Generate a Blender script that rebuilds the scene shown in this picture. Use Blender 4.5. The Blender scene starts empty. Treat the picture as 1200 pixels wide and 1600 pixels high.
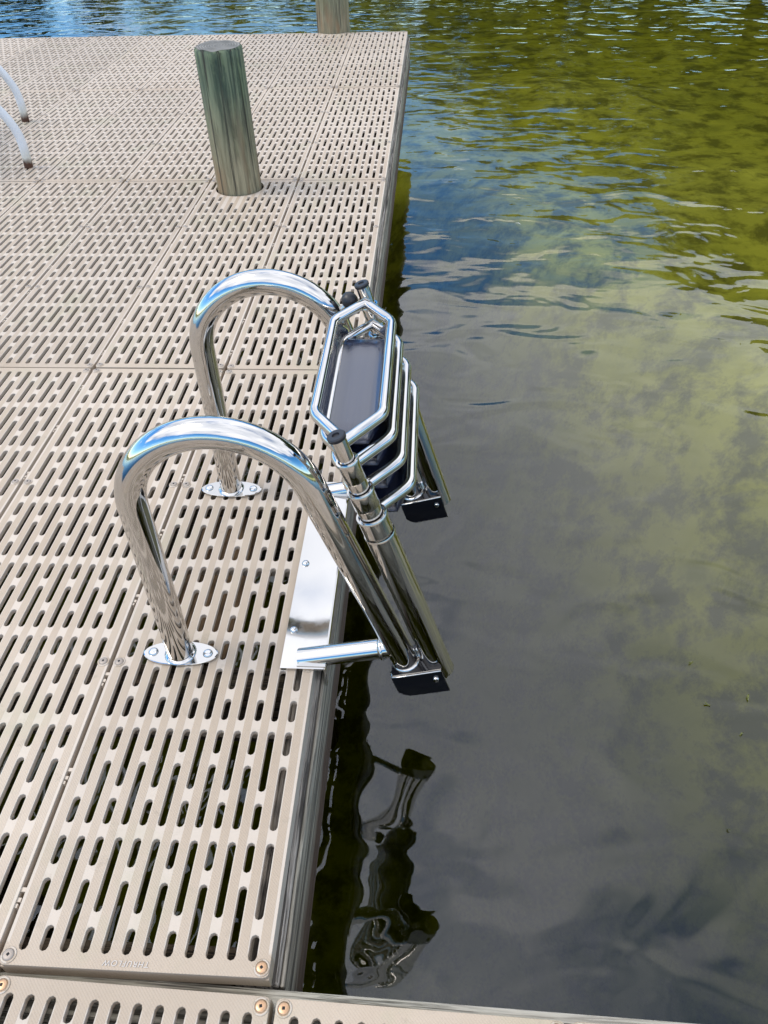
import bpy, bmesh, math, random
from mathutils import Vector, Matrix
random.seed(7)
R = math.radians
IN = 0.0254
ZW = -0.475                      # water level, deck top is z = 0
sc = bpy.context.scene
C = sc.collection

# ------------------------------------------------------------------ camera
cam_d = bpy.data.cameras.new('camera'); cam = bpy.data.objects.new('camera', cam_d); C.objects.link(cam)
cam.matrix_world = Matrix(((0.998309, -0.018070, 0.055258, 0.1544),
                           (0.053337, 0.670789, -0.739727, -0.2633),
                           (-0.023699, 0.741428, 0.670613, 0.9155),
                           (0, 0, 0, 1)))
cam_d.sensor_fit = 'VERTICAL'; cam_d.sensor_height = 24; cam_d.sensor_width = 18
cam_d.lens = 1199.0 / 1600 * 24
cam_d.clip_start = 0.02; cam_d.clip_end = 2000
sc.camera = cam

# ------------------------------------------------------------------ world, sun, exposure
SUN_EL, SUN_AZ = 58, -92        # azimuth clockwise from +Y
w = bpy.data.worlds.new('World'); sc.world = w; w.use_nodes = True
nt = w.node_tree; nt.nodes.clear(); N = nt.nodes.new; L = nt.links.new
out = N('ShaderNodeOutputWorld'); bg = N('ShaderNodeBackground'); bg.inputs[1].default_value = 0.15
sky = N('ShaderNodeTexSky'); sky.sky_type = 'NISHITA'; sky.sun_disc = False
sky.sun_elevation = R(SUN_EL); sky.sun_rotation = R(SUN_AZ); sky.air_density = 1.0; sky.dust_density = 0.1; sky.ozone_density = 4.0
tc = N('ShaderNodeTexCoord'); sep = N('ShaderNodeSeparateXYZ'); L(tc.outputs['Generated'], sep.inputs[0])
mx = N('ShaderNodeMath'); mx.operation = 'MAXIMUM'; mx.inputs[1].default_value = 0.02; L(sep.outputs[2], mx.inputs[0])
ad = N('ShaderNodeMath'); ad.operation = 'ADD'; ad.inputs[1].default_value = 0.12; L(mx.outputs[0], ad.inputs[0])
dx = N('ShaderNodeMath'); dx.operation = 'DIVIDE'; L(sep.outputs[0], dx.inputs[0]); L(ad.outputs[0], dx.inputs[1])
dy = N('ShaderNodeMath'); dy.operation = 'DIVIDE'; L(sep.outputs[1], dy.inputs[0]); L(ad.outputs[0], dy.inputs[1])
cmb = N('ShaderNodeCombineXYZ'); L(dx.outputs[0], cmb.inputs[0]); L(dy.outputs[0], cmb.inputs[1]); cmb.inputs[2].default_value = 4.3
no = N('ShaderNodeTexNoise'); no.inputs['Scale'].default_value = 1.15; no.inputs['Detail'].default_value = 7; no.inputs['Roughness'].default_value = 0.58; no.inputs['Distortion'].default_value = 0.35
L(cmb.outputs[0], no.inputs['Vector'])
rp = N('ShaderNodeValToRGB'); rp.color_ramp.elements[0].position = 0.43; rp.color_ramp.elements[1].position = 0.56
cov = N('ShaderNodeMapRange'); cov.inputs['From Min'].default_value = 0.33; cov.inputs['From Max'].default_value = 0.52; cov.inputs['To Min'].default_value = -0.14; cov.inputs['To Max'].default_value = 0.15
L(sep.outputs[2], cov.inputs['Value'])                     # cloud bank overhead, broken cloud lower down
cad = N('ShaderNodeMath'); cad.operation = 'ADD'; L(no.outputs['Fac'], cad.inputs[0]); L(cov.outputs[0], cad.inputs[1])
L(cad.outputs[0], rp.inputs[0])
no2 = N('ShaderNodeTexNoise'); no2.inputs['Scale'].default_value = 2.2; no2.inputs['Detail'].default_value = 5; L(cmb.outputs[0], no2.inputs['Vector'])
rp2 = N('ShaderNodeValToRGB'); rp2.color_ramp.elements[0].position = 0.3; rp2.color_ramp.elements[1].position = 0.7
rp2.color_ramp.elements[0].color = (5.2, 5.75, 6.9, 1); rp2.color_ramp.elements[1].color = (10.7, 11.0, 11.9, 1)
L(no2.outputs['Fac'], rp2.inputs[0])
mix = N('ShaderNodeMix'); mix.data_type = 'RGBA'; L(rp.outputs[0], mix.inputs[0]); hsv = N('ShaderNodeHueSaturation'); hsv.inputs['Saturation'].default_value = 1.32; hsv.inputs['Value'].default_value = 1.35; L(sky.outputs[0], hsv.inputs['Color']); L(hsv.outputs[0], mix.inputs[6]); L(rp2.outputs[0], mix.inputs[7])
L(mix.outputs[2], bg.inputs[0]); L(bg.outputs[0], out.inputs[0])

sun_d = bpy.data.lights.new('sun', 'SUN'); sun = bpy.data.objects.new('sun', sun_d); C.objects.link(sun)
sun_d.energy = 1.5; sun_d.angle = R(24); sun_d.color = (1, 0.93, 0.84)
sd = Vector((math.sin(R(SUN_AZ)) * math.cos(R(SUN_EL)), math.cos(R(SUN_AZ)) * math.cos(R(SUN_EL)), math.sin(R(SUN_EL))))
sun.rotation_euler = sd.to_track_quat('Z', 'Y').to_euler()
sc.view_settings.view_transform = 'Standard'; sc.view_settings.look = 'None'
sc.view_settings.gamma = 1; sc.view_settings.exposure = 0.32
sc.render.engine = 'CYCLES'
sc.cycles.use_denoising = True
sc.cycles.max_bounces = 12; sc.cycles.transparent_max_bounces = 16; sc.cycles.glossy_bounces = 6
sc.cycles.caustics_reflective = False; sc.cycles.caustics_refractive = False
sc.cycles.sample_clamp_indirect = 6

# ------------------------------------------------------------------ helpers
def tag(o, label=None, cat=None, group=None, kind=None):
    if label: o['label'] = label
    if cat: o['category'] = cat
    if group: o['group'] = group
    if kind: o['kind'] = kind
    return o
def empty(name, loc=(0, 0, 0), rz=0):
    o = bpy.data.objects.new(name, None); C.objects.link(o); o.location = loc; o.rotation_euler[2] = rz
    o.empty_display_size = 0.1
    return o
def obj(name, data, m=None, parent=None, loc=None, smooth=None):
    if isinstance(data, bmesh.types.BMesh):
        me = bpy.data.meshes.new(name); bmesh.ops.recalc_face_normals(data, faces=data.faces[:]); data.to_mesh(me); data.free()
    else: me = data
    if m is not None and not me.materials: me.materials.append(m)
    if smooth is not None:
        me.polygons.foreach_set('use_smooth', [True] * len(me.polygons))
        if smooth: me.set_sharp_from_angle(angle=R(smooth))
    o = bpy.data.objects.new(name, me); C.objects.link(o)
    if parent is not None: o.parent = parent
    if loc is not None: o.location = loc
    return o
def box(bm, x0, x1, y0, y1, z0, z1, mat=0):
    v = [bm.verts.new((x, y, z)) for z in (z0, z1) for x, y in ((x0, y0), (x1, y0), (x1, y1), (x0, y1))]
    for f in ((3, 2, 1, 0), (4, 5, 6, 7), (0, 1, 5, 4), (1, 2, 6, 5), (2, 3, 7, 6), (3, 0, 4, 7)):
        fc = bm.faces.new([v[i] for i in f]); fc.material_index = mat
    return v
def bevel_all(bm, w_, seg=2):
    bmesh.ops.bevel(bm, geom=bm.edges[:], offset=w_, segments=seg, affect='EDGES', profile=0.5, clamp_overlap=True)
def fillet(pts, rad, seg=6, closed=False):
    pts = [Vector(p) for p in pts]; n = len(pts); res = []
    rads = rad if isinstance(rad, (list, tuple)) else [rad] * n
    for i, p in enumerate(pts):
        if (not closed and i in (0, n - 1)) or rads[i] <= 0: res.append(p); continue
        a = (pts[i - 1] - p).normalized(); b = (pts[(i + 1) % n] - p).normalized()
        ang = a.angle(b); t = rads[i] / math.tan(ang / 2)
        bis = (a + b).normalized(); cen = p + bis * (rads[i] / math.sin(ang / 2))
        s = p + a * t - cen; e = p + b * t - cen; tot = s.angle(e)
        ax = s.cross(e).normalized()
        for k in range(seg + 1): res.append(cen + Matrix.Rotation(tot * k / seg, 3, ax) @ s)
    return res
def sweep(bm, pts, r, n=20, closed=False, cap=True, mat=0):
    pts = [Vector(p) for p in pts]; m = len(pts); rs = r if isinstance(r, (list, tuple)) else [r] * m
    tang = []
    for i in range(m):
        if closed: t = (pts[(i + 1) % m] - pts[i]).normalized() + (pts[i] - pts[i - 1]).normalized()
        elif i == 0: t = pts[1] - pts[0]
        elif i == m - 1: t = pts[-1] - pts[-2]
        else: t = (pts[i + 1] - pts[i]).normalized() + (pts[i] - pts[i - 1]).normalized()
        tang.append(t.normalized())
    up = Vector((0, 1, 0)) if abs(tang[0].y) < 0.9 else Vector((1, 0, 0))
    u = (up - tang[0] * up.dot(tang[0])).normalized(); rings = []
    for i in range(m):
        u = (u - tang[i] * u.dot(tang[i])).normalized(); v = tang[i].cross(u)
        if closed or 0 < i < m - 1:
            d0 = (pts[i] - pts[i - 1]).normalized(); cosh = max(0.5, d0.dot(tang[i]))
            axis = d0.cross(tang[i]); k = 1 / cosh
            bend = tang[i].cross(axis).normalized() if axis.length > 1e-6 else None
        else: bend = None
        ring = []
        for j in range(n):
            a = 2 * math.pi * j / n; o_ = u * math.cos(a) * rs[i] + v * math.sin(a) * rs[i]
            if bend is not None: o_ = o_ + bend * (o_.dot(bend) * (k - 1))
            ring.append(bm.verts.new(pts[i] + o_))
        rings.append(ring)
    for i in range(m if closed else m - 1):
        A, B = rings[i], rings[(i + 1) % m]
        for j in range(n):
            f = bm.faces.new((A[j], A[(j + 1) % n], B[(j + 1) % n], B[j])); f.smooth = True; f.material_index = mat
    if cap and not closed:
        bm.faces.new(rings[0][::-1]).material_index = mat; bm.faces.new(rings[-1]).material_index = mat
    return rings
def lathe(bm, prof, n=20, M=None, mat=0):
    M = M or Matrix.Identity(4); rings = []
    for r_, z in prof:
        rings.append([bm.verts.new(M @ Vector((r_ * math.cos(2 * math.pi * j / n), r_ * math.sin(2 * math.pi * j / n), z))) for j in range(n)])
    for A, B in zip(rings, rings[1:]):
        for j in range(n):
            f = bm.faces.new((A[j], A[(j + 1) % n], B[(j + 1) % n], B[j])); f.smooth = True; f.material_index = mat
    bm.faces.new(rings[0][::-1]).material_index = mat; bm.faces.new(rings[-1]).material_index = mat
def along(p, t, s=Vector((0, 1, 0))):
    """matrix with local z along t at p"""
    t = Vector(t).normalized(); x = s.cross(t).normalized(); y = t.cross(x)
    return Matrix(((x.x, y.x, t.x, p[0]), (x.y, y.y, t.y, p[1]), (x.z, y.z, t.z, p[2]), (0, 0, 0, 1)))

# ------------------------------------------------------------------ materials
class Mat:
    def __init__(s, name):
        s.m = bpy.data.materials.new(name); s.m.use_nodes = True; s.t = s.m.node_tree; s.b = s.t.nodes['Principled BSDF']
        s.o = s.t.nodes['Material Output']
    def n(s, typ, **kw):
        x = s.t.nodes.new(typ)
        for k, v in kw.items():
            if k.startswith('_'): setattr(x, k[1:], v)
            else: x.inputs[k.replace('__', ' ')].default_value = v
        return x
    def l(s, a, b): s.t.links.new(a, b)
    def coord(s, scale=(1, 1, 1), rot=(0, 0, 0), out='Object'):
        c = s.n('ShaderNodeTexCoord'); mp = s.n('ShaderNodeMapping'); mp.inputs['Scale'].default_value = scale; mp.inputs['Rotation'].default_value = rot
        s.l(c.outputs[out], mp.inputs[0]); return mp.outputs[0]
    def noise(s, vec, scale=5, detail=4, rough=.55, dist=0):
        x = s.n('ShaderNodeTexNoise'); x.inputs['Scale'].default_value = scale; x.inputs['Detail'].default_value = detail
        x.inputs['Roughness'].default_value = rough; x.inputs['Distortion'].default_value = dist; s.l(vec, x.inputs['Vector']); return x.outputs['Fac']
    def ramp(s, fac, stops):
        x = s.n('ShaderNodeValToRGB'); e = x.color_ramp.elements
        while len(e) < len(stops): e.new(0.5)
        for el, (p, c) in zip(e, stops):
            el.position = p; el.color = (c, c, c, 1) if isinstance(c, (int, float)) else (*c, 1)
        s.l(fac, x.inputs[0]); return x.outputs[0]
    def mix(s, fac, a, b, mode='MIX'):
        x = s.n('ShaderNodeMix', _data_type='RGBA', _blend_type=mode)
        for i, v in ((0, fac), (6, a), (7, b)):
            if isinstance(v, (int, float)): x.inputs[i].default_value = v
            elif isinstance(v, tuple): x.inputs[i].default_value = (*v, 1)
            else: s.l(v, x.inputs[i])
        return x.outputs[2]
    def math(s, op, a, b=0.0, clamp=False):
        x = s.n('ShaderNodeMath', _operation=op, _use_clamp=clamp)
        for i, v in ((0, a), (1, b)):
            if isinstance(v, (int, float)): x.inputs[i].default_value = v
            else: s.l(v, x.inputs[i])
        return x.outputs[0]
    def bump(s, h, strength=.3, dist=.002, normal=None):
        x = s.n('ShaderNodeBump'); x.inputs['Strength'].default_value = strength; x.inputs['Distance'].default_value = dist
        s.l(h, x.inputs['Height'])
        if normal is not None: s.l(normal, x.inputs['Normal'])
        return x.outputs[0]
    def set(s, **kw):
        for k, v in kw.items():
            k = k.replace('_', ' ')
            if isinstance(v, (int, float)): s.b.inputs[k].default_value = v
            elif isinstance(v, tuple): s.b.inputs[k].default_value = (*v, 1)
            else: s.l(v, s.b.inputs[k])
        return s

# slotted plastic panels
PITCH = 0.918 * IN
M = Mat('tan_panel_plastic')
c = M.n('ShaderNodeTexCoord'); sp = M.n('ShaderNodeSeparateXYZ'); M.l(c.outputs['Object'], sp.inputs[0])
fx = M.math('ADD', M.math('DIVIDE', sp.outputs[0], PITCH), 6.0)      # slot centres at +-(.5 ..) pitch
fr = M.math('ABSOLUTE', M.math('SUBTRACT', M.math('FRACT', fx), 0.5))
ribm = M.ramp(fr, [(0.262, 1.0), (0.275, 0.0)])                      # 1 on the smooth ribs between the slots
ay = M.math('ABSOLUTE', sp.outputs[1])
inside = M.ramp(M.math('MULTIPLY', ay, 1.0), [(0.583, 1.0), (0.586, 0.0)])
ribm = M.math('MULTIPLY', ribm, inside)
gv = M.n('ShaderNodeNewGeometry')
big = M.noise(gv.outputs['Position'], 2.2, 5, .6)
fine = M.noise(gv.outputs['Position'], 160, 2, .5)
oi = M.n('ShaderNodeObjectInfo')
col = M.mix(M.ramp(big, [(0.3, 0.0), (0.7, 1.0)]), (0.365, 0.285, 0.205), (0.455, 0.375, 0.290))
col = M.mix(ribm, col, (0.500, 0.428, 0.350))
col = M.mix(M.math('MULTIPLY', M.ramp(M.noise(gv.outputs['Position'], 5.5, 5, .65), [(0.55, 0.0), (0.74, 1.0)]), 0.5), col, (0.33, 0.315, 0.20))
col = M.mix(M.ramp(M.noise(gv.outputs['Position'], 38, 4, .7), [(0.60, 0.0), (0.76, 0.5)]), col, (0.27, 0.225, 0.165))
tint = M.math('ADD', M.math('MULTIPLY', oi.outputs['Random'], 0.16), 0.91)
hs = M.n('ShaderNodeHueSaturation'); M.l(tint, hs.inputs['Value']); M.l(col, hs.inputs['Color'])
# knurl: two crossed wave sets at 45 degrees
mp = M.n('ShaderNodeMapping'); mp.inputs['Rotation'].default_value = (0, 0, R(45)); M.l(c.outputs['Object'], mp.inputs[0])
s2 = M.n('ShaderNodeSeparateXYZ'); M.l(mp.outputs[0], s2.inputs[0])
k1 = M.math('SINE', M.math('MULTIPLY', s2.outputs[0], 2300.0)); k2 = M.math('SINE', M.math('MULTIPLY', s2.outputs[1], 2300.0))
kn = M.math('MULTIPLY', M.math('ADD', k1, k2), M.math('SUBTRACT', 1.0, ribm))
hh = M.math('ADD', M.math('MULTIPLY', kn, 0.18), M.math('SUBTRACT', fine, M.math('MULTIPLY', ribm, 0.7)))
M.set(Base_Color=hs.outputs[0], Roughness=0.62, Normal=M.bump(hh, .55, .0007))
PANEL = M.m
M = Mat('tan_embossed_plastic'); M.set(Base_Color=(0.50, 0.455, 0.41), Roughness=.55); EMB = M.m

def wood(name, ca, cb, cc, axis, gs=70, bumpd=.0016, streak=None):
    M = Mat(name); s = [gs] * 3; s[axis] = gs * .03
    v = M.coord(tuple(s)); g = M.noise(v, 1.0, 8, .72, .6)
    s2 = [gs * 1.9] * 3; s2[axis] = gs * .035; g2 = M.noise(M.coord(tuple(s2)), 1.0, 4, .65, .3)
    s3 = [gs * 5] * 3; s3[axis] = gs * .22; g3 = M.noise(M.coord(tuple(s3)), 1.0, 3, .6)
    base = M.mix(M.ramp(g, [(0.36, 0.0), (0.62, 1.0)]), ca, cb)
    base = M.mix(M.ramp(M.noise(M.coord(), 6, 5, .6), [(0.42, 0.0), (0.66, .8)]), base, cc)
    base = M.mix(M.ramp(g3, [(0.38, .55), (0.56, 0.0)]), base, (ca[0] * .45, ca[1] * .43, ca[2] * .42))
    crack = M.ramp(g2, [(0.41, 1.0), (0.48, 0.0)])
    base = M.mix(M.math('MULTIPLY', crack, .85), base, (ca[0] * .18, ca[1] * .17, ca[2] * .16))
    if streak: base = streak(M, base)
    h = M.math('SUBTRACT', M.math('ADD', g, M.math('MULTIPLY', g3, .4)), M.math('MULTIPLY', crack, 1.2))
    M.set(Base_Color=base, Roughness=.85, Normal=M.bump(h, 1.0, bumpd)); return M
def fascia_streak(M, base):
    c = M.n('ShaderNodeTexCoord'); s = M.n('ShaderNodeSeparateXYZ'); M.l(c.outputs['Object'], s.inputs[0])
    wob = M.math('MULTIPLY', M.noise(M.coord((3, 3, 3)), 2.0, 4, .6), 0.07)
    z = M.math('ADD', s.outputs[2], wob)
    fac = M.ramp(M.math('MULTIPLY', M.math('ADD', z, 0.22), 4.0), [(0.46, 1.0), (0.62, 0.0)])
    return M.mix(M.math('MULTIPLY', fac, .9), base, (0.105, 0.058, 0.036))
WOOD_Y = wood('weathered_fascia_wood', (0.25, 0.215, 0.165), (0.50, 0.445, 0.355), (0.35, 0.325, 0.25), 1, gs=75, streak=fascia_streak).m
WOOD_X = wood('weathered_beam_wood', (0.27, 0.25, 0.205), (0.45, 0.42, 0.36), (0.36, 0.345, 0.275), 0).m
WOOD_TOP = wood('grey_rim_wood', (0.22, 0.190, 0.155), (0.50, 0.445, 0.38), (0.30, 0.265, 0.22), 1, gs=90, bumpd=.003).m
JOIST = wood('brown_joist_wood', (0.085, 0.06, 0.038), (0.14, 0.10, 0.066), (0.10, 0.09, 0.055), 0).m
BACK = wood('sunlit_brown_plank', (0.22, 0.14, 0.075), (0.32, 0.215, 0.12), (0.26, 0.17, 0.09), 1).m  # sunlit brown put into the colour of the backing plank

M = Mat('treated_pile_wood')
v = M.coord((48, 48, 3.2)); g = M.noise(v, 1.0, 8, .72, 1.0)
g2 = M.noise(M.coord((42, 42, .8)), 1.0, 3, .6, .5)
fig = M.noise(M.coord((14, 14, 4.5)), 1.0, 6, .65, 2.2)
c = M.n('ShaderNodeTexCoord'); s = M.n('ShaderNodeSeparateXYZ'); M.l(c.outputs['Object'], s.inputs[0])
base = M.mix(M.ramp(g, [(0.38, 0.0), (0.62, 1.0)]), (0.030, 0.055, 0.035), (0.165, 0.200, 0.125))
base = M.mix(M.ramp(fig, [(0.48, 0.0), (0.56, .7)]), base, (0.150, 0.195, 0.105))
wvv = M.n('ShaderNodeTexWave', _wave_type='BANDS', _bands_direction='X'); wvv.inputs['Scale'].default_value = 1.0; wvv.inputs['Distortion'].default_value = 9.0; wvv.inputs['Detail'].default_value = 3; wvv.inputs['Detail Scale'].default_value = .7
M.l(M.coord((16, 16, 3.0)), wvv.inputs['Vector'])
base = M.mix(M.ramp(wvv.outputs['Fac'], [(0.0, .5), (0.18, 0.0)]), base, (0.22, 0.255, 0.155))
base = M.mix(M.ramp(wvv.outputs['Fac'], [(0.75, 0.0), (1.0, .6)]), base, (0.03, 0.05, 0.036))
wz = M.math('ADD', s.outputs[2], M.math('MULTIPLY', M.noise(M.coord((9, 9, 3)), 1.0, 4, .6), 0.26))
tan = M.ramp(wz, [(0.20, 1.0), (0.44, 0.0)])
tanc = M.mix(M.ramp(g, [(0.38, 0.0), (0.62, 1.0)]), (0.145, 0.118, 0.066), (0.37, 0.31, 0.195))
tanc = M.mix(M.ramp(M.noise(M.coord((14, 14, 3)), 1.0, 4, .6), [(0.48, 0.0), (0.64, .85)]), tanc, (0.29, 0.175, 0.090))
base = M.mix(M.math('MULTIPLY', tan, .85), base, tanc)
crack = M.ramp(g2, [(0.37, 1.0), (0.41, 0.0)])
base = M.mix(M.math('MULTIPLY', crack, .85), base, (0.03, 0.028, 0.02))
h = M.math('SUBTRACT', M.math('ADD', g, M.math('MULTIPLY', fig, .5)), M.math('MULTIPLY', crack, 1.5))
M.set(Base_Color=base, Roughness=.8, Normal=M.bump(h, 1.0, .004)); PILE = M.m
M = Mat('pile_end_grain')
c = M.n('ShaderNodeTexCoord'); wv = M.n('ShaderNodeTexWave', _wave_type='RINGS', _rings_direction='Z'); wv.inputs['Scale'].default_value = 38; wv.inputs['Distortion'].default_value = 2.5; wv.inputs['Detail'].default_value = 3
M.l(c.outputs['Object'], wv.inputs['Vector'])
base = M.mix(wv.outputs['Fac'], (0.13, 0.125, 0.115), (0.24, 0.235, 0.215))
base = M.mix(M.ramp(M.noise(M.coord(), 30, 4, .6), [(0.4, 0.0), (0.65, .8)]), base, (0.10, 0.10, 0.09))
M.set(Base_Color=base, Roughness=.9, Normal=M.bump(wv.outputs['Fac'], .6, .003)); PILE_END = M.m

M = Mat('polished_stainless_steel')
sm = M.noise(M.coord((40, 40, 40)), 1.0, 4, .6)
M.set(Base_Color=(0.58, 0.562, 0.535), Metallic=1.0, Roughness=M.math('ADD', M.ramp(M.noise(M.coord((28, 28, 28)), 1.0, 5, .7), [(0.45, .035), (0.75, .10)]), M.math('MULTIPLY', sm, .03))); STEEL = M.m
M = Mat('bolt_steel'); M.set(Base_Color=(0.62, 0.61, 0.60), Metallic=1.0, Roughness=.18); BOLT = M.m
M = Mat('black_rubber'); M.set(Base_Color=(0.012, 0.012, 0.016), Roughness=.42); RUBBER = M.m
M = Mat('recess_shade_black'); M.set(Base_Color=(0.006, 0.006, 0.006), Roughness=.8); RECESS_SHADE = M.m
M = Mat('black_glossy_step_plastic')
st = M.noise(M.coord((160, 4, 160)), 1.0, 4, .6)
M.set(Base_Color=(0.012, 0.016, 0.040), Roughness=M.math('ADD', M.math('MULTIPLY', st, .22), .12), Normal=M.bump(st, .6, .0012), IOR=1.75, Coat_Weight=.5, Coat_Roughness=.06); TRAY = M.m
M = Mat('bracket_dark_reflection'); M.set(Base_Color=(0.008, 0.008, 0.010), Roughness=.08); BRK = M.m  # dark reflections of the polished brackets put into a black base colour
M = Mat('brass_screw')
M.set(Base_Color=M.mix(M.noise(M.coord((300, 300, 300)), 1.0, 3, .6), (0.40, 0.23, 0.12), (0.66, 0.43, 0.27)), Metallic=.85, Roughness=.38); BRASS = M.m
M = Mat('weathered_screw'); M.set(Base_Color=(0.33, 0.28, 0.235), Metallic=.3, Roughness=.5); DULL = M.m
M = Mat('chair_white_paint')
c = M.n('ShaderNodeTexCoord'); s = M.n('ShaderNodeSeparateXYZ'); M.l(c.outputs['Object'], s.inputs[0])
wz = M.math('ADD', s.outputs[2], M.math('MULTIPLY', M.noise(M.coord((40, 40, 25)), 1.0, 4, .6), 0.03))
rust = M.ramp(M.math('MULTIPLY', wz, 8.0), [(0.25, 1.0), (0.42, 0.0)])
col = M.mix(M.ramp(M.math('MULTIPLY', wz, 8.0), [(0.3, 0.6), (0.75, 0.0)]), (0.72, 0.72, 0.73), (0.55, 0.48, 0.30))
col = M.mix(rust, col, (0.075, 0.028, 0.014))
M.set(Base_Color=col, Roughness=.42); WHITE = M.m
M = Mat('chair_strap_vinyl'); M.set(Base_Color=(0.70, 0.70, 0.68), Roughness=.5); VINYL = M.m

# ------------------------------------------------------------------ setting: lake bed, water, shore
def sstep(a, b, x):
    t = min(1, max(0, (x - a) / (b - a))); return t * t * (3 - 2 * t)
from mathutils import noise as mnoise
def bed_z(x, y):
    s = 0.90 * x + 0.60 * y
    dep = 3.2 + (0.36 - 3.2) * sstep(0.75, 3.3, s)
    dep += 0.10 * mnoise.noise(Vector((x * .8, y * .8, 3))) + 0.03 * mnoise.noise(Vector((x * 3.1, y * 3.1, 7)))
    return ZW - max(0.2, dep)
bm = bmesh.new()
xs = [-45 + i * 1.5 for i in range(27)] + [-4.5 + .15 * i for i in range(70)] + [6 + i * 1.5 for i in range(27)]
ys = [-45 + i * 1.5 for i in range(29)] + [-1.5 + .15 * i for i in range(80)] + [10.5 + i * 1.5 for i in range(34)]
def land(x, y):
    # shore: rises above the water far ahead, and closer on the right
    d = max(y - 38, (x - 11.5) + 0.10 * y, -x - 42, -y - 42)
    d += 1.2 * mnoise.noise(Vector((x * .12, y * .12, 1)))
    return d
gv_ = []
for y in ys:
    row = []
    for x in xs:
        d = land(x, y); z = bed_z(x, y)
        if d > -4: z = z + (ZW + 0.9 - z) * sstep(-4, 3, d) + max(0, d) * .05
        row.append(bm.verts.new((x, y, z)))
    gv_.append(row)
for a, b in zip(gv_, gv_[1:]):
    for i in range(len(a) - 1): bm.faces.new((a[i], a[i + 1], b[i + 1], b[i])).smooth = True
M = Mat('lake_bed_and_shore')
gp = M.n('ShaderNodeNewGeometry'); s = M.n('ShaderNodeSeparateXYZ'); M.l(gp.outputs['Position'], s.inputs[0])
bedc = M.mix(M.ramp(M.noise(gp.outputs['Position'], 1.1, 7, .62, .6), [(0.35, 0.0), (0.65, 1.0)]), (0.48, 0.47, 0.16), (0.70, 0.68, 0.25))
bedc = M.mix(M.ramp(M.noise(gp.outputs['Position'], 3.2, 5, .6), [(0.52, 0.0), (0.68, .6)]), bedc, (0.26, 0.27, 0.10))
grass = M.mix(M.noise(gp.outputs['Position'], .9, 5, .6), (0.045, 0.07, 0.02), (0.09, 0.12, 0.035))
bedc = M.mix(M.ramp(M.noise(gp.outputs['Position'], 5.0, 7, .68, .15), [(0.45, 0.0), (0.60, .85)]), bedc, (0.14, 0.135, 0.055))
col = M.mix(M.ramp(M.math('ADD', s.outputs[2], .6), [(0.3, 0.0), (0.5, 1.0)]), bedc, grass)
M.set(Base_Color=col, Roughness=.9)
tag(obj('lake_bed', bm, M.m), 'olive lake bed and grassy shore around the water', 'lake bed', kind='structure')

bm = bmesh.new(); box(bm, -44, 45, -44, 59, -5.6, ZW)
M = Mat('lake_water')
for nd in list(M.t.nodes): M.t.nodes.remove(nd)
o_ = M.n('ShaderNodeOutputMaterial'); tr = M.n('ShaderNodeBsdfTransparent'); gl = M.n('ShaderNodeBsdfGlossy'); ms = M.n('ShaderNodeMixShader')
fr_ = M.n('ShaderNodeFresnel'); fr_.inputs['IOR'].default_value = 1.62
gl.inputs['Roughness'].default_value = 0.0; gl.inputs['Color'].default_value = (1, 1, 1, 1); tr.inputs['Color'].default_value = (.97, .985, .96, 1)
gp = M.n('ShaderNodeNewGeometry'); s = M.n('ShaderNodeSeparateXYZ'); M.l(gp.outputs['Position'], s.inputs[0])
def pos(sc_, rot=0):
    mp = M.n('ShaderNodeMapping'); mp.inputs['Scale'].default_value = sc_; mp.inputs['Rotation'].default_value = (0, 0, rot); M.l(gp.outputs['Position'], mp.inputs[0]); return mp.outputs[0]
far = M.ramp(M.math('MULTIPLY', M.math('ADD', s.outputs[1], M.math('MULTIPLY', M.noise(pos((.5, .5, .5)), 1.0, 3, .5), 2.0)), .1), [(0.28, 0.0), (0.62, 1.0)])
swell = M.noise(pos((3.4, 5.0, 2), R(12)), 1.0, 2, .45, .5)
ripple = M.noise(pos((1.7, 3.9, 4), R(-8)), 1.0, 3, .5, .6)
chop = M.noise(pos((7, 15, 9), R(6)), 1.0, 2, .5, .3)
hgt = M.math('ADD', M.math('MULTIPLY', swell, 0.95), M.math('MULTIPLY', M.math('ADD', M.math('MULTIPLY', ripple, 1.0), M.math('MULTIPLY', chop, .09)), M.math('ADD', M.math('MULTIPLY', far, .66), .02)))
bn = M.n('ShaderNodeBump'); bn.inputs['Strength'].default_value = 1.0; bn.inputs['Distance'].default_value = 0.010; M.l(hgt, bn.inputs['Height'])
M.l(bn.outputs[0], gl.inputs['Normal']); M.l(bn.outputs[0], fr_.inputs['Normal'])
M.l(fr_.outputs[0], ms.inputs[0]); M.l(tr.outputs[0], ms.inputs[1]); M.l(gl.outputs[0], ms.inputs[2]); M.l(ms.outputs[0], o_.inputs['Surface'])
va = M.n('ShaderNodeVolumeAbsorption'); va.inputs['Density'].default_value = 1.25; va.inputs['Color'].default_value = (.63, .645, .0, 1)
M.l(va.outputs[0], o_.inputs['Volume'])
tag(obj('water', bm, M.m), 'calm lake water reflecting clouds and trees', 'water', kind='structure')

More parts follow.
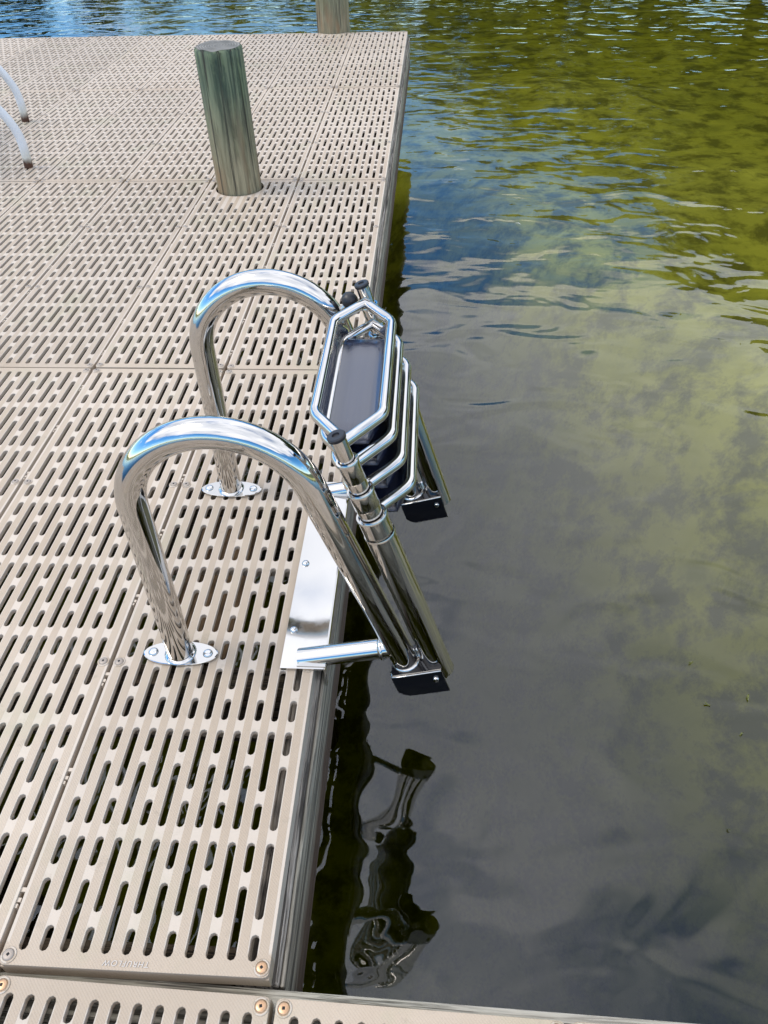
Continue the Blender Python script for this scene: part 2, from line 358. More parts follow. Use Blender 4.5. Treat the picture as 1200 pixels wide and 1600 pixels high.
# ------------------------------------------------------------------ dock
PL, PW, PD, PT = 47.82 * IN, 11.74 * IN, 0.028, 0.0085        # panel length, width, depth
def slots():
    res = []
    for cidx in range(12):
        x = (cidx - 5.5) * PITCH
        for b in range(8):
            y0 = b * 6 + (.65 if b == 0 else .35); y1 = b * 6 + (5.35 if b == 7 else 5.83)
            if (cidx + b) % 2: segs = [(y0, b * 6 + 1.8), (b * 6 + 2.32, y1)]
            else: segs = [(y0, b * 6 + 3.82), (b * 6 + 4.33, y1)]
            for a, e in segs: res.append((x, (a - 24) * IN + .0011, (e - 24) * IN - .0011))
    return res
def panel_mesh(name, hole=None, tabs=True):
    """hole = (x, y, r) in panel coordinates: a round cut-out"""
    cu = bpy.data.curves.new(name, 'CURVE'); cu.dimensions = '2D'; cu.fill_mode = 'BOTH'
    bev = 0.0004; cu.extrude = PT / 2 - bev; cu.bevel_depth = bev; cu.bevel_resolution = 0; cu.offset = -bev
    def poly(pts):
        s = cu.splines.new('POLY'); s.points.add(len(pts) - 1); s.use_cyclic_u = True
        for p, (x, y) in zip(s.points, pts): p.co = (x, y, 0, 1)
    hx, hy, cr = PW / 2, PL / 2, .006; o = []
    for sx, sy, a0 in ((1, 1, 0), (-1, 1, 90), (-1, -1, 180), (1, -1, 270)):
        for k in range(4):
            a = R(a0 + 30 * k); o.append((sx * (hx - cr) + cr * math.cos(a), sy * (hy - cr) + cr * math.sin(a)))
    poly(o)
    hw = .192 * IN
    for x, y0, y1 in slots():
        if hole:
            d = max(y0 - hole[1], 0, hole[1] - y1)
            if math.hypot(x - hole[0], d) < hole[2] + hw + .004: continue
        if y1 - y0 < 2.2 * hw: continue
        pts = []
        for k in range(5): a = R(180 * k / 4); pts.append((x + hw * math.cos(a), y1 - hw + hw * math.sin(a)))
        for k in range(5): a = R(180 + 180 * k / 4); pts.append((x + hw * math.cos(a), y0 + hw + hw * math.sin(a)))
        poly(pts[::-1])
    if hole:
        poly([(hole[0] + hole[2] * math.cos(R(10 * -k)), min(hy - .004, max(-hy + .004, hole[1] + hole[2] * math.sin(R(10 * -k))))) for k in range(36)])
    ob = bpy.data.objects.new('tmp', cu); C.objects.link(ob)
    dg = bpy.context.evaluated_depsgraph_get(); dg.update()
    me = bpy.data.meshes.new_from_object(ob.evaluated_get(dg)); bpy.data.objects.remove(ob); bpy.data.curves.remove(cu)
    bm = bmesh.new(); bm.from_mesh(me); bmesh.ops.translate(bm, verts=bm.verts[:], vec=(0, 0, -PT / 2))
    bmesh.ops.remove_doubles(bm, verts=bm.verts[:], dist=1e-6)
    for f in bm.faces: f.smooth = False
    g = 12 * IN / 2
    for x0, x1, y0, y1 in ((-hx, hx, -hy, -hy + .006), (-hx, hx, hy - .006, hy), (-hx, -hx + .006, -hy + .006, hy - .006), (hx - .006, hx, -hy + .006, hy - .006)):
        box(bm, x0 + .0002, x1 - .0002, y0 + .0002, y1 - .0002, -PD, -PT + .0014)
    for yy in (12, 24, 36):
        box(bm, -hx + .006, hx - .006, (yy - 24) * IN - .002, (yy - 24) * IN + .002, -PD + .004, -PT + .001)
    for b in range(8):                               # interlocking tabs on the long edges
        yc = (b * 6 + 3 - 24) * IN
        if not tabs: continue
        box(bm, hx - .0005, 2 * g - hx - .0006, yc + .0030, yc + .0078, -.020, -.0022)
        box(bm, hx - .0005, g + .001, yc - .0085, yc - .0038, -.020, -.0022)
        box(bm, hx - .0005, g - .0005, yc - .0150, yc - .0105, -.020, -.0022)
        box(bm, -g - .0004, -hx + .0005, yc - .0030, yc + .0022, -.020, -.0026)
    bmesh.ops.recalc_face_normals(bm, faces=bm.faces[:])
    bm.to_mesh(me); bm.free(); me.name = name; me.materials.clear(); me.materials.append(PANEL)
    return me
PANEL_ME = panel_mesh('deck_panel'); PANEL_EDGE = panel_mesh('deck_panel_edge', None, False)
# screw: brass pan with flat black square painting the shade of a drive recess
def screw_mesh(head):
    bm = bmesh.new()
    lathe(bm, [(.0088, 0), (.0088, .0006), (.0080, .0011), (.0066, .0011), (.0064, .0003), (.0063, .0018), (.0050, .0026), (.0026, .0028)], 18, mat=0)
    q = .0015
    vs = [bm.verts.new((x, y, .00295)) for x, y in ((-q, -q), (q, -q), (q, q), (-q, q))]
    f = bm.faces.new(vs); f.material_index = 1
    for f in bm.faces:
        if all(v.co.z < .0012 and v.co.to_2d().length > .0061 for v in f.verts): f.material_index = 2
    me = bpy.data.meshes.new('screw'); bm.to_mesh(me); bm.free()
    me.materials.append(head); me.materials.append(RECESS_SHADE); me.materials.append(PANEL); return me
SCREW_BRASS = screw_mesh(BRASS); SCREW_ME = screw_mesh(DULL)
SX = PW / 2 - .34 * IN
SPOTS = [(sx * SX, (yy - 24) * IN) for yy in (.47, 16, 32, 47.53) for sx in (-1, 1)]
bm = bmesh.new(); tmp = bmesh.new(); 
for x, y in SPOTS:
    k = len(bm.verts); bm.from_mesh(SCREW_ME); bm.verts.ensure_lookup_table()
    for v in bm.verts[k:]: v.co += Vector((x, y, 0))
SCREWSET = bpy.data.meshes.new('screw_set'); bm.to_mesh(SCREWSET); bm.free(); tmp.free()
for m_ in SCREW_ME.materials: SCREWSET.materials.append(m_)

PX, PY, PR = -0.495, 2.365, 0.0725               # free-standing pile through the deck
P2X, P2Y, P2R = -0.440, 4.938, 0.094
dock = empty('dock_platform')
tag(dock, 'tan slotted plastic dock deck on weathered timber frame beside the water', 'dock')
def add_panel(parent, cx, cy, mesh, single, brass=()):
    p = obj('deck_panel', mesh, None, parent, (cx, cy, random.uniform(-.0012, .0008)))
    if single:
        for i, (x, y) in enumerate(SPOTS):
            s_ = obj('screw', SCREW_BRASS if i in brass else SCREW_ME, None, p, (x, y, 0)); s_.rotation_euler[2] = random.random() * 6
    else: tag(obj('screw_set', SCREWSET, None, p), kind='stuff')
    return p
COLS = 9
for r_ in range(4):
    for cidx in range(COLS):
        cx = -(cidx + .5) * 12 * IN - .002; cy = (r_ * 48 + 24) * IN; me = PANEL_ME if cidx else PANEL_EDGE
        hx_, hy_ = PX - cx, PY - cy
        if abs(hx_) < PW / 2 and abs(hy_) < PL / 2: me = panel_mesh('deck_panel_cut', (hx_, hy_, PR + .008))
        if r_ == 3 and cidx == 1: me = panel_mesh('deck_panel_notched', (P2X - cx, P2Y - cy, P2R + .007))
        p = add_panel(dock, cx, cy, me, (r_ == 0 and cidx < 3) or (r_ == 1 and cidx < 5) or (r_ == 2 and cidx < 4), (1,) if r_ == 0 and cidx == 0 else ())
        if r_ == 0 and cidx == 0: near_panel = p
# embossed maker's lettering, read from the far side
fc = bpy.data.curves.new('lettering', 'FONT'); fc.body = 'THRUFLOW'; fc.size = .0082; fc.extrude = .00055; fc.align_x = 'CENTER'; fc.align_y = 'CENTER'; fc.space_character = 1.22; fc.shear = .15
ob = bpy.data.objects.new('tmp', fc); C.objects.link(ob); dg = bpy.context.evaluated_depsgraph_get(); dg.update()
tm = bpy.data.meshes.new_from_object(ob.evaluated_get(dg)); bpy.data.objects.remove(ob)
tm.materials.clear()
o = obj('embossed_lettering', tm, EMB, near_panel, (-.160 + 6 * IN, .0092 - 24 * IN, .0004)); o.rotation_euler[2] = math.pi
# timber frame
DL = 192 * IN; DX = -COLS * 12 * IN
def board(name, x0, x1, y0, y1, z0, z1, m, parent, bev=.003):
    bm = bmesh.new(); box(bm, -(x1 - x0) / 2, (x1 - x0) / 2, -(y1 - y0) / 2, (y1 - y0) / 2, z0, z1); bevel_all(bm, bev, 2)
    return obj(name, bm, m, parent, ((x0 + x1) / 2, (y0 + y1) / 2, 0), smooth=40)
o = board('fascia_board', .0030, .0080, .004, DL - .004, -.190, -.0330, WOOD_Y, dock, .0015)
o = board('rim_joist', -.048, .0022, .004, DL - .004, -.200, -.0292, WOOD_TOP, dock, .003)
board('rim_joist', DX + .002, DX + .04, .004, DL - .004, -.200, -.0292, WOOD_TOP, dock)
board('fascia_board', DX, -.001, DL - .002, DL + .032, -.205, -.0302, WOOD_X, dock)
for k in range(0, 13):
    y = max(.022, min(DL - .03, 16 * k * IN))
    board('joist', DX + .045, -.050, y - .019, y + .019, -.178, -.0290, JOIST, dock)
for xx in (-.95, -1.85):
    board('stringer', xx - .02, xx + .02, .01, DL - .01, -.33, -.180, JOIST, dock)
board('backing_board', -.262, -.155, .46, .79, -.095, -.058, BACK, dock)
for xx, yy in ((-.95, .5), (-.95, 4.2), (-1.85, .5), (-1.85, 4.2)):
    bm = bmesh.new(); sweep(bm, [(xx, yy, -5.2), (xx, yy, -.181)], .075, 20); obj('support_post', bm, JOIST, dock, smooth=40)

# walkway the photographer stands on
walk = empty('dock_walkway', (0.004, -.0115, 0), R(-1.35))
tag(walk, 'tan slotted plastic walkway with grey timber beam meeting the dock platform end', 'dock')
for k in range(-3, 4):
    add_panel(walk, (k + .5) * 12 * IN, -24.05 * IN, PANEL_ME, k >= -2 and k <= 1, (6, 7))
board('fascia_board', -3 * 12 * IN, 4 * 12 * IN, -.030, .0125, -.205, -.0305, WOOD_X, walk, .003)
for y in (-16, -32, -47):
    board('joist', -3 * 12 * IN, 4 * 12 * IN, y * IN - .019, y * IN + .019, -.178, -.0290, JOIST, walk)
for xx in (-.6, 1.0):
    bm = bmesh.new(); sweep(bm, [(xx, -.62, -5.2), (xx, -.62, -.179)], .075, 20); obj('support_post', bm, JOIST, walk, smooth=40)

# ------------------------------------------------------------------ piles
def pile(name, x, y, r, top, label, tilt=(0, 0), seed=1):
    root = empty(name, (x, y, 0)); tag(root, label, 'post', 'timber mooring posts')
    root.rotation_euler = (tilt[0], tilt[1], seed * 1.3)
    bm = bmesh.new(); n = 56; rings = []
    zs = [-5.0, -1.2, -.5] + [-.3 + (top + .3) * i / 26 for i in range(26)] + [top - .006, top]
    for i, z in enumerate(zs):
        ring = []
        for j in range(n):
            a = 2 * math.pi * j / n
            k = 1 + .022 * mnoise.noise(Vector((math.cos(a) * 1.5 + seed * 9, math.sin(a) * 1.5, z * 1.2))) + .012 * mnoise.noise(Vector((math.cos(a) * 5 + seed, math.sin(a) * 5, z * 2.5)))
            rr = r * k * (1.03 - .05 * (z + .2))
            if i == len(zs) - 1: rr -= .005
            ring.append(bm.verts.new((rr * math.cos(a), rr * math.sin(a), z + (.004 * mnoise.noise(Vector((math.cos(a) * 2, math.sin(a) * 2, seed))) if i >= len(zs) - 2 else 0))))
        rings.append(ring)
    for A, B in zip(rings, rings[1:]):
        for j in range(n): bm.faces.new((A[j], A[(j + 1) % n], B[(j + 1) % n], B[j])).smooth = True
    obj('shaft', bm, PILE, root)
    bm = bmesh.new(); bmesh.ops.create_circle(bm, cap_ends=True, segments=n, radius=1)
    bm.free(); bm = bmesh.new(); cen = bm.verts.new((0, 0, top + .0015)); rim = [bm.verts.new(v.co if False else (0, 0, 0)) for v in range(n)]
    for j in range(n):
        a = 2 * math.pi * j / n
        k = 1 + .022 * mnoise.noise(Vector((math.cos(a) * 1.5 + seed * 9, math.sin(a) * 1.5, top * 1.2))) + .012 * mnoise.noise(Vector((math.cos(a) * 5 + seed, math.sin(a) * 5, top * 2.5)))
        rr = r * k * (1.03 - .05 * (top + .2)) - .005
        rim[j].co = (rr * math.cos(a), rr * math.sin(a), top + .004 * mnoise.noise(Vector((math.cos(a) * 2, math.sin(a) * 2, seed))) + .0004)
    for j in range(n): bm.faces.new((cen, rim[j], rim[(j + 1) % n]))
    obj('end_grain', bm, PILE_END, root)
    return root
pile('mooring_post', PX, PY, PR, .42, 'short green-stained timber post standing through a hole in the deck', (0, R(-1.2)), 1)
pile('mooring_post', P2X, P2Y, P2R, .75, 'tall pale timber post at the far edge of the deck', (0, 0), 2)

# ------------------------------------------------------------------ boarding ladder
lad = empty('boarding_ladder', (0, .611, 0))
tag(lad, 'polished stainless steel telescoping boarding ladder folded up on the deck edge', 'ladder')
def L_(p): return Vector(p) - Vector((0, .611, 0))
YN, YF = .423 - .611, .799 - .611
tx = lambda z: .164 + (.036 - z) * .302         # telescoping rail axis
T = Vector((.302, 0, -1)).normalized(); S = Vector((1, 0, .302)).normalized()
def hoop_path():
    Rr = .1144; cx, cz = -.206 + Rr, .409 - Rr
    pts = [(-.206, .003), (-.206, cz)]
    a0, a1 = math.pi, math.atan2(.32, .947)
    pts += [(cx + Rr * math.cos(a0 + (a1 - a0) * k / 30), cz + Rr * math.sin(a0 + (a1 - a0) * k / 30)) for k in range(1, 31)]
    pts.append((.1305, -.005)); return pts
for Y in (YN, YF):
    rail = obj('handrail', (lambda b: (sweep(b, [(x, Y, z) for x, z in hoop_path()], .0190, 32), b)[1])(bmesh.new()), STEEL, lad, smooth=50)
    # flange
    bm = bmesh.new(); a_, b_ = .0560, .0215; n = 40; prof = [(1.0, .0006), (1.0, .0034), (.97, .0042)]; rings = []
    for k, z in prof:
        ring = []
        for j in range(n):
            t = 2 * math.pi * j / n; c_, s_ = math.cos(t), math.sin(t)
            ring.append(bm.verts.new((-.206 + (a_ - .02) * 0 + a_ * k * math.copysign(abs(c_) ** .85, c_), Y + b_ * k * math.copysign(abs(s_) ** 1.05, s_), z)))
        rings.append(ring)
    for A, B in zip(rings, rings[1:]):
        for j in range(n): bm.faces.new((A[j], A[(j + 1) % n], B[(j + 1) % n], B[j]))
    bm.faces.new(rings[0][::-1]); bm.faces.new(rings[-1])
    fl = obj('flange', bm, STEEL, rail)
    bm = bmesh.new(); lathe(bm, [(.0235, .0042), (.0232, .0050), (.0215, .0066), (.0195, .0078), (.0191, .0082)], 32, Matrix.Translation((-.206, Y, 0))); obj('weld_bead', bm, STEEL, fl)
    for sx in (-1, 1):
        bm = bmesh.new(); M4 = Matrix.Translation((-.206 + sx * .041, Y, .0042))
        lathe(bm, [(.0075, 0), (.0074, .001), (.0062, .0028), (.0042, .0040), (.0024, .0042)], 16, M4)
        b_o = obj('bolt', bm, BOLT, fl, smooth=40)
# mounting plate with bent-down lip
def plate():
    bm = bmesh.new(); x0, x1, t = -.054, .0125, .004; hy = .2105
    prof = [(x0, .0006), (x0, .0006 + t), (x1 - .003, .0006 + t), (x1 - .0006, .0036), (x1 + .0005, .0015), (x1 + .0005, -.036), (x1 - .0025, -.036), (x1 - .0025, .0006)]
    A = [bm.verts.new((x, -hy, z)) for x, z in prof]; B = [bm.verts.new((x, hy, z)) for x, z in prof]
    for j in range(len(prof)): bm.faces.new((A[j], A[(j + 1) % len(prof)], B[(j + 1) % len(prof)], B[j]))
    bm.faces.new(A[::-1]); bm.faces.new(B)
    bmesh.ops.triangulate(bm, faces=[f for f in bm.faces if len(f.verts) > 4])
    return bm
pl = obj('mounting_plate', plate(), STEEL, lad)
for yb in (.471, .611, .751):
    bm = bmesh.new(); lathe(bm, [(.0062, 0), (.0061, .0012), (.0048, .0034), (.0026, .0044), (.0012, .0045)], 16, Matrix.Translation((-.0433, yb - .611, .0046))); obj('bolt', bm, BOLT, pl, smooth=40)
for Y in (YN, YF):
    bm = bmesh.new(); sweep(bm, fillet([(-.028, Y, -.001), (.118, Y, .034)], 0), .0150, 24)
    arm = obj('support_arm', bm, STEEL, lad, smooth=50)
    bm = bmesh.new(); lathe(bm, [(.0175, -.002), (.0172, .001), (.0152, .004)], 24, along((.094, Y, .028), (-.146, 0, -.035))); obj('weld_bead', bm, STEEL, arm)
    bm = bmesh.new()
    vs = [(-.030, Y - .019, .0050), (.012, Y - .019, .0050), (.010, Y - .002, .0050), (-.02, Y - .002, .0050), (-.03, Y - .019, .0062), (.012, Y - .019, .0062), (.010, Y - .002, .013), (-.02, Y - .002, .009)]
    vv = [bm.verts.new(v_) for v_ in vs]
    for f in ((3, 2, 1, 0), (4, 5, 6, 7), (0, 1, 5, 4), (1, 2, 6, 5), (2, 3, 7, 6), (3, 0, 4, 7)): bm.faces.new([vv[i] for i in f])
    obj('gusset', bm, STEEL, arm)
# brackets: channel square to the rails, web on top, two lips hanging down
def bracket(Y):
    P0 = Vector((.1290, Y, .0015))              # on the hoop axis
    s0, s1, hy, th, dp = -.0225, .0520, .0275, .003, .050
    bm = bmesh.new()
    # cross-section in (y, t): U opening downwards with rounded folds
    outer = fillet([(0, -hy, dp), (0, -hy, 0), (0, hy, 0), (0, hy, dp)], [0, .004, .004, 0], 4)
    inner = fillet([(0, -hy + th, dp), (0, -hy + th, th), (0, hy - th, th), (0, hy - th, dp)], [0, .0015, .0015, 0], 4)
    prof = outer + inner[::-1]; m = len(prof)
    cols = []
    for s_ in (s0, s0 + .006, s0 + .014, s1 - .01, s1):
        cut = {s0: .014, s0 + .006: .006, s0 + .014: .001}.get(s_, 0)
        cols.append([bm.verts.new(P0 + S * s_ + T * (q.z - (cut if q.z > .02 else 0)) + Vector((0, q.y, 0))) for q in prof])
    for A, B in zip(cols, cols[1:]):
        for j in range(m): bm.faces.new((A[j], A[(j + 1) % m], B[(j + 1) % m], B[j]))
    for cc in (cols[0][::-1], cols[-1]):
        f = bm.faces.new(cc); bmesh.ops.triangulate(bm, faces=[f])
    o = obj('bracket', bm, BRK, lad, smooth=35)
    bm = bmesh.new(); e0 = P0 + T * .0004 + Vector((0, -hy - .0003, 0))
    sweep(bm, [e0 + S * (s0 - .001) + Vector((0, .012, 0)), e0 + S * (s0 + .002) + Vector((0, .001, 0)), e0 + S * (s0 + .012), e0 + S * s1], .0011, 8); obj('edge_strip', bm, STEEL, o)
    for q, r_ in ((P0 + S * .0405 + T * .016 + Vector((0, -hy, 0)), .0048), (P0 + S * .0405 + T * .016 + Vector((0, hy, 0)), .0048)):
        sg = -1 if q.y < P0.y else 1
        bm = bmesh.new(); lathe(bm, [(r_, 0), (r_, .0022), (r_ * .8, .0042), (r_ * .3, .0052)], 16, along(q, (0, sg, 0), Vector((1, 0, 0)))); obj('pivot_bolt', bm, BOLT, o, smooth=40)
    bm = bmesh.new(); q = P0 + S * .0205 + Vector((0, .006, 0))
    lathe(bm, [(.005, 0), (.005, .004), (.0036, .0062), (.003, .014), (.0022, .015)], 14, along(q, -T)); obj('stop_bolt', bm, BOLT, o, smooth=40)
    bm = bmesh.new(); lathe(bm, [(.0215, -.0002), (.0212, .001), (.0195, .0032)], 28, along(P0, -T)); obj('weld_bead', bm, STEEL, o)
    return o
for Y in (YN, YF): bracket(Y)
# telescoping rails
def ax(z, Y): return Vector((tx(z), Y, z))
def stage(bm, z0, z1, r, Y, rim=.0008):
    # tube section from z0 (bottom) to z1 (top) with a rolled rim at the top
    a, b = ax(z0, Y), ax(z1, Y); ln = (b - a).length
    lathe(bm, [(r * .97, 0), (r, .0006), (r, ln - .004), (r + rim, ln - .0034), (r + rim, ln - .0008), (r + rim * .4, ln), (r - .0022, ln), (r - .003, ln - .003)], 28, along(a, b - a))
for Y in (YN, YF):
    bm = bmesh.new(); stage(bm, -.016, .2600, .0196, Y, .0006)
    rl = obj('telescoping_rail', bm, STEEL, lad, smooth=40)
    bm = bmesh.new(); stage(bm, .30, .405, .0098, Y, 0); obj('inner_tube', bm, STEEL, rl, smooth=40)
    bm = bmesh.new(); stage(bm, .28, .345, .0122, Y, 0); obj('inner_tube', bm, STEEL, rl, smooth=40)
    bm = bmesh.new(); stage(bm, .25, .305, .0150, Y, 0); obj('inner_tube', bm, STEEL, rl, smooth=40)
    for z0, z1, r_ in ((.3440, .3730, .0131), (.3035, .3290, .0160), (.2625, .2895, .0190)):
        bm = bmesh.new(); stage(bm, z0, z1, r_, Y, .0009); obj('collar', bm, STEEL, rl, smooth=40)
    bm = bmesh.new(); a = ax(.403, Y)
    lathe(bm, [(.0098, -.001), (.0110, 0), (.0112, .0035), (.0100, .0050), (.0046, .0050), (.0040, .0030), (.0010, .0028)], 28, along(a, -T)); obj('end_cap', bm, RUBBER, rl, smooth=40)
# steps
HX, HB, HA = .0415, .1145, .1740
for i, z in enumerate((.3850, .3520, .3150, .2750)):
    cx = tx(z)
    ap = HA - (.003, .006, .009, .011)[i]
    pts = [(cx, -ap, z), (cx + HX, -HB, z), (cx + HX, HB, z), (cx, ap, z), (cx - HX, HB, z), (cx - HX, -HB, z)]
    bm = bmesh.new(); sweep(bm, fillet(pts, [0, .034, .034, 0, .034, .034], 9, True), .0074, 18, True)
    st_ = obj('step', bm, STEEL, lad, smooth=50)
    # weld seams where the two half-rings meet, on the rail side
    # black tray: trough hung inside the ring
    bm = bmesh.new(); n = 14; hl = .128; rows = []
    prof = [(-HX + .0035, .001), (-HX + .005, -.008), (-HX + .0065, -.0250), (-HX + .0095, -.0290), (-.020, -.0296), (.020, -.0296), (HX - .0095, -.0290), (HX - .0065, -.0250), (HX - .005, -.008), (HX - .0035, .001)]
    for k in range(n + 1):
        y = -hl + 2 * hl * k / n
        lip = -.006 * max(0, (abs(y) - hl + .018) / .018) ** 2
        lim = HX - .0045 - max(0, abs(y) - HB + .004) * HX / (HA - HB)       # side walls end where the ring closes in
        rows.append([bm.verts.new((cx + max(-lim, min(lim, x)), y, z + (zz if abs(y) < HB else min(zz, -.018 - .2 * (abs(y) - HB))) + (lip if zz < -.02 else 0))) for x, zz in prof])
    for A, B in zip(rows, rows[1:]):
        for j in range(len(prof) - 1): bm.faces.new((A[j], A[j + 1], B[j + 1], B[j])).smooth = True
    bmesh.ops.recalc_face_normals(bm, faces=bm.faces[:])
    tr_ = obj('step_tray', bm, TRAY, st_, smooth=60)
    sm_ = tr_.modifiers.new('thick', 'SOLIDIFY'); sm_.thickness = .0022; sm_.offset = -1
# black rubber bumper on the far handrail
bm = bmesh.new(); lathe(bm, [(.004, -.010), (.0075, -.0085), (.0118, -.004), (.0132, .001), (.0125, .0058), (.0095, .0100), (.0050, .0124), (.001, .0131)], 24, along((.0325, YF, .379), (.5, -.1, .6)))
obj('bumper', bm, RUBBER, lad, smooth=60)
bm = bmesh.new(); sweep(bm, [(.004, YF, .352), (.030, YF, .374)], .0045, 12); obj('bumper_stem', bm, STEEL, lad, smooth=50)

# ------------------------------------------------------------------ white patio chair, only its feet in view
ch = empty('patio_chair', (-1.7, 2.8, 0)); tag(ch, 'white tubular metal patio chair with rusty feet on the deck', 'chair')
o0 = Vector((-1.7, 2.8, 0))
f1, f2 = Vector((-1.318, 2.585, 0)), Vector((-1.568, 3.165, 0))
sd_ = (f2 - f1).normalized(); back = Vector((-sd_.y, sd_.x, 0))     # towards the out-of-frame side
if back.x > 0: back = -back
def leg(p):
    pts = [p + Vector((.0, 0, .0)), p + Vector((.003, 0, .05)), p + Vector((.0, 0, .11)) , p + back * .022 + Vector((0, 0, .17)), p + back * .065 + Vector((0, 0, .235)), p + back * .13 + Vector((0, 0, .30)), p + back * .24 + Vector((0, 0, .365)), p + back * .36 + Vector((0, 0, .39))]
    res = []
    for a, b in zip(range(len(pts) - 1), range(1, len(pts))):
        p0, p1, p2, p3 = pts[max(0, a - 1)], pts[a], pts[b], pts[min(len(pts) - 1, b + 1)]
        for k in range(4):
            t = k / 4; res.append(.5 * ((2 * p1) + (p2 - p0) * t + (2 * p0 - 5 * p1 + 4 * p2 - p3) * t * t + (3 * p1 - p0 - 3 * p2 + p3) * t ** 3))
    res.append(pts[-1]); return res
for p in (f1, f2):
    bm = bmesh.new(); sweep(bm, [q - o0 for q in leg(p)], .0155, 16); obj('leg', bm, WHITE, ch, smooth=50)
    q = p + back * .62
    bm = bmesh.new(); sweep(bm, [q - o0, q - back * .02 - o0 + Vector((0, 0, .2)), q - back * .12 - o0 + Vector((0, 0, .37)), q - back * .26 - o0 + Vector((0, 0, .39))], .0155, 16); obj('leg', bm, WHITE, ch, smooth=50)
    bm = bmesh.new(); sweep(bm, fillet([p + back * .30 - o0 + Vector((0, 0, .395)), p + back * .60 - o0 + Vector((0, 0, .38)), p + back * .80 - o0 + Vector((0, 0, .85))], [0, .06, 0]), .0155, 16); obj('back_frame', bm, WHITE, ch, smooth=50)
for k in range(5):
    a = back * (.30 + .065 * k)
    bm = bmesh.new(); q0, q1 = f1 + a - o0 + Vector((0, 0, .412 - .004 * k)), f2 + a - o0 + Vector((0, 0, .412 - .004 * k))
    vs = []
    for zz in (-.0015, .0015):
        for q, s_ in ((q0, -.025), (q1, -.025), (q1, .025), (q0, .025)): vs.append(bm.verts.new(q + back * s_ + Vector((0, 0, zz))))
    for f in ((3, 2, 1, 0), (4, 5, 6, 7), (0, 1, 5, 4), (1, 2, 6, 5), (2, 3, 7, 6), (3, 0, 4, 7)): bm.faces.new([vs[i] for i in f])
    obj('seat_strap', bm, VINYL, ch)
for k in range(4):
    t = .25 + .2 * k; a = back * (.60 + .2 * t + .017); zz0 = .38 + .47 * t
    bm = bmesh.new(); q0, q1 = f1 + a - o0 + Vector((0, 0, zz0)), f2 + a - o0 + Vector((0, 0, zz0))
    vs = []
    for dd in (-.0015, .0015):
        for q, s_ in ((q0, -.025), (q1, -.025), (q1, .025), (q0, .025)): vs.append(bm.verts.new(q + back * dd + Vector((0, 0, s_))))
    for f in ((3, 2, 1, 0), (4, 5, 6, 7), (0, 1, 5, 4), (1, 2, 6, 5), (2, 3, 7, 6), (3, 0, 4, 7)): bm.faces.new([vs[i] for i in f])
    obj('back_strap', bm, VINYL, ch)

# ------------------------------------------------------------------ bits floating on the water
M = Mat('floating_leaf'); M.set(Base_Color=M.mix(M.noise(M.coord((90, 90, 90)), 1.0, 3, .6), (0.10, 0.12, 0.03), (0.30, 0.32, 0.10)), Roughness=.6); FLEAF = M.m
M = Mat('white_feather'); M.set(Base_Color=(0.75, 0.76, 0.78), Roughness=.7); FEATHER = M.m
FLOAT = [(0.7329, 0.7917, 0.3, 0.016), (0.754, 0.6863, 2.6, 0.02), (0.8337, 0.7002, 1.2, 0.022), (0.7931, 0.617, 0.5, 0.014), (0.7192, 0.416, 2.0, 0.01)]
FX, FY = 0.5336, 3.2535
def leaf(n, ln, wd, seed):
    rnd = random.Random(seed); bm = bmesh.new(); A = []; B = []
    for i in range(n + 1):
        t = i / n; ww = wd * math.sin(math.pi * min(.97, max(.04, t))) ** .7 * rnd.uniform(.75, 1.1); z = .0012 + .002 * math.sin(t * 5 + seed)
        cv = .12 * ln * math.sin(t * 2.5)
        A.append(bm.verts.new((t * ln, cv - ww, z + .001))); B.append(bm.verts.new((t * ln, cv + ww, z + .0016)))
    for i in range(n): bm.faces.new((A[i], A[i + 1], B[i + 1], B[i]))
    bmesh.ops.solidify(bm, geom=bm.faces[:], thickness=.0006); return bm
for i, (x, y, a, ln) in enumerate(FLOAT):
    o = obj('leaf_fragment', leaf(9, ln * .7, ln * .12, i + 2), FLEAF, None, (x, y, ZW + .0012)); o.rotation_euler[2] = a
    tag(o, 'small yellow-green leaf fragment floating on the grey water beyond the walkway', 'leaf', 'leaf fragments on the water')
o = obj('feather', leaf(9, .030, .0022, 5), FEATHER, None, (FX, FY, ZW + .0012)); o.rotation_euler[2] = R(-40)
tag(o, 'tiny white feather floating on blue reflecting water beside the dock', 'feather')

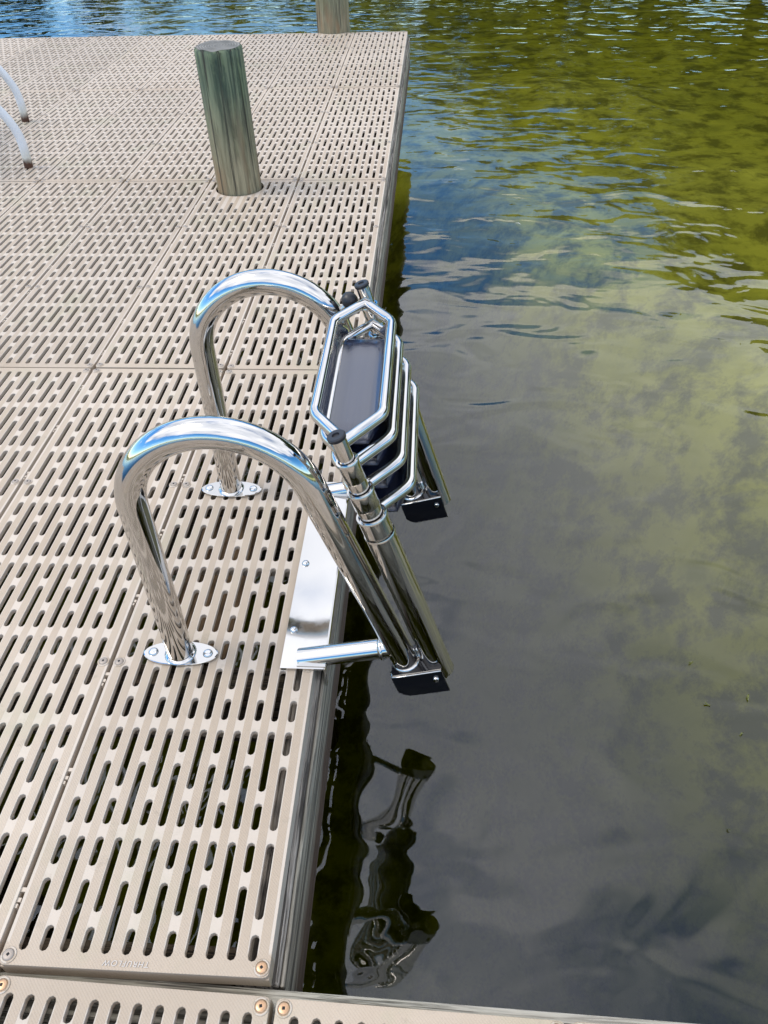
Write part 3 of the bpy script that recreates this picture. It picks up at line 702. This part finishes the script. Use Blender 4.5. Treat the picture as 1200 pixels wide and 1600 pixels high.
# ------------------------------------------------------------------ trees on the shore (seen mirrored in the water)
M = Mat('tree_leaf')
gp = M.n('ShaderNodeNewGeometry'); oi = M.n('ShaderNodeObjectInfo')
lc = M.mix(M.noise(gp.outputs['Position'], .8, 3, .6), (0.030, 0.055, 0.014), (0.085, 0.12, 0.030))
M.set(Base_Color=lc, Roughness=.6); LEAF = M.m
BARK = wood('tree_bark', (0.07, 0.055, 0.04), (0.12, 0.10, 0.075), (0.09, 0.08, 0.06), 2, gs=8, bumpd=.02).m
def crown_mesh(seed, h, w_, nl=9000):
    rnd = random.Random(seed); V = []; F = []
    clumps = []
    for k in range(46):
        a = rnd.random() * 6.283; z = h * (.26 + .74 * rnd.random() ** .8); env = math.sin(math.pi * min(1, (z / h - .18) / .86)) ** .6
        rr = w_ * env * math.sqrt(rnd.random()); clumps.append((rr * math.cos(a), rr * math.sin(a), z, w_ * rnd.uniform(.2, .36)))
    for k in range(nl):
        cx, cy, cz, cr = clumps[k % len(clumps)]
        d = Vector((rnd.gauss(0, 1), rnd.gauss(0, 1), rnd.gauss(0, .8))).normalized() * cr * rnd.random() ** .4
        p = Vector((cx, cy, cz)) + d; s = rnd.uniform(.13, .30) * (h / 12)
        u = Vector((rnd.gauss(0, 1), rnd.gauss(0, 1), rnd.gauss(0, 1))).normalized(); v = u.orthogonal().normalized()
        b = len(V); V += [p - u * s, p + v * s * .55, p + u * s, p - v * s * .55]; F.append((b, b + 1, b + 2, b + 3))
    me = bpy.data.meshes.new('crown'); me.from_pydata([tuple(v) for v in V], [], F); me.materials.append(LEAF); return me
def trunk_mesh(seed, h, w_):
    rnd = random.Random(seed); bm = bmesh.new()
    sweep(bm, [(0, 0, -.5), (0.05, 0, h * .2), (-.08, .1, h * .5), (0.05, 0, h * .85)], [h * .026, h * .021, h * .014, h * .004], 10)
    for k in range(7):
        a = rnd.random() * 6.28; z = h * rnd.uniform(.25, .6); e = w_ * rnd.uniform(.5, .8)
        sweep(bm, [(0, 0, z), (e * .5 * math.cos(a), e * .5 * math.sin(a), z + h * .10), (e * math.cos(a), e * math.sin(a), z + h * .17)], [h * .009, h * .006, h * .002], 6)
    me = bpy.data.meshes.new('trunk'); bm.to_mesh(me); bm.free(); me.materials.append(BARK); return me
kinds = [(crown_mesh(3, 12, 4.2), trunk_mesh(3, 12, 4.2)), (crown_mesh(8, 9, 3.6), trunk_mesh(8, 9, 3.6)), (crown_mesh(12, 15, 5.0, 14000), trunk_mesh(12, 15, 5.0))]
spots = [(2, 16.2, 17.5, .68), (2, 13.8, 23.5, .70), (2, 13.2, 28, .74), (2, 11.2, 32, .74), (2, 18.5, 12.5, .75), (0, 8.6, 37, .86), (0, 5.4, 39, .78), (0, 2.6, 40.5, .70), (1, .0, 40.5, .78), (1, -3.0, 42, .66), (1, -6.2, 42, .52), (0, -9.6, 43, .40), (1, -13, 43, .52), (0, -16.5, 44, .40), (1, -20, 43, .52), (0, -23.5, 45, .42), (2, 20.5, 19, .78), (2, 18.5, 26, .80), (0, 14.5, 36, 1.05), (0, 7.5, 45, .95), (1, 10.8, 28, .75), (1, 8.2, 34, .7), (1, 12.4, 18.5, .7), (1, 4.2, 38.5, .6), (1, 1.2, 40, .5)]
for i, (k, x, y, s_) in enumerate(spots):
    t = empty('shore_tree', (x, y, ZW + 1.0), i * 1.7); t.scale = (s_, s_, s_)
    tag(t, ('broad full-crowned green tree on the far shore behind the water', 'low rounded green tree at the edge of the far shore', 'tall dense green tree on the bank closest to the dock')[k], 'tree', ('broad trees on the far shore', 'low trees on the far shore', 'tall trees on the close bank')[k])
    obj('crown', kinds[k][0], None, t); obj('trunk', kinds[k][1], None, t)
print('tris panel', sum(len(p.vertices) - 2 for p in PANEL_ME.polygons))
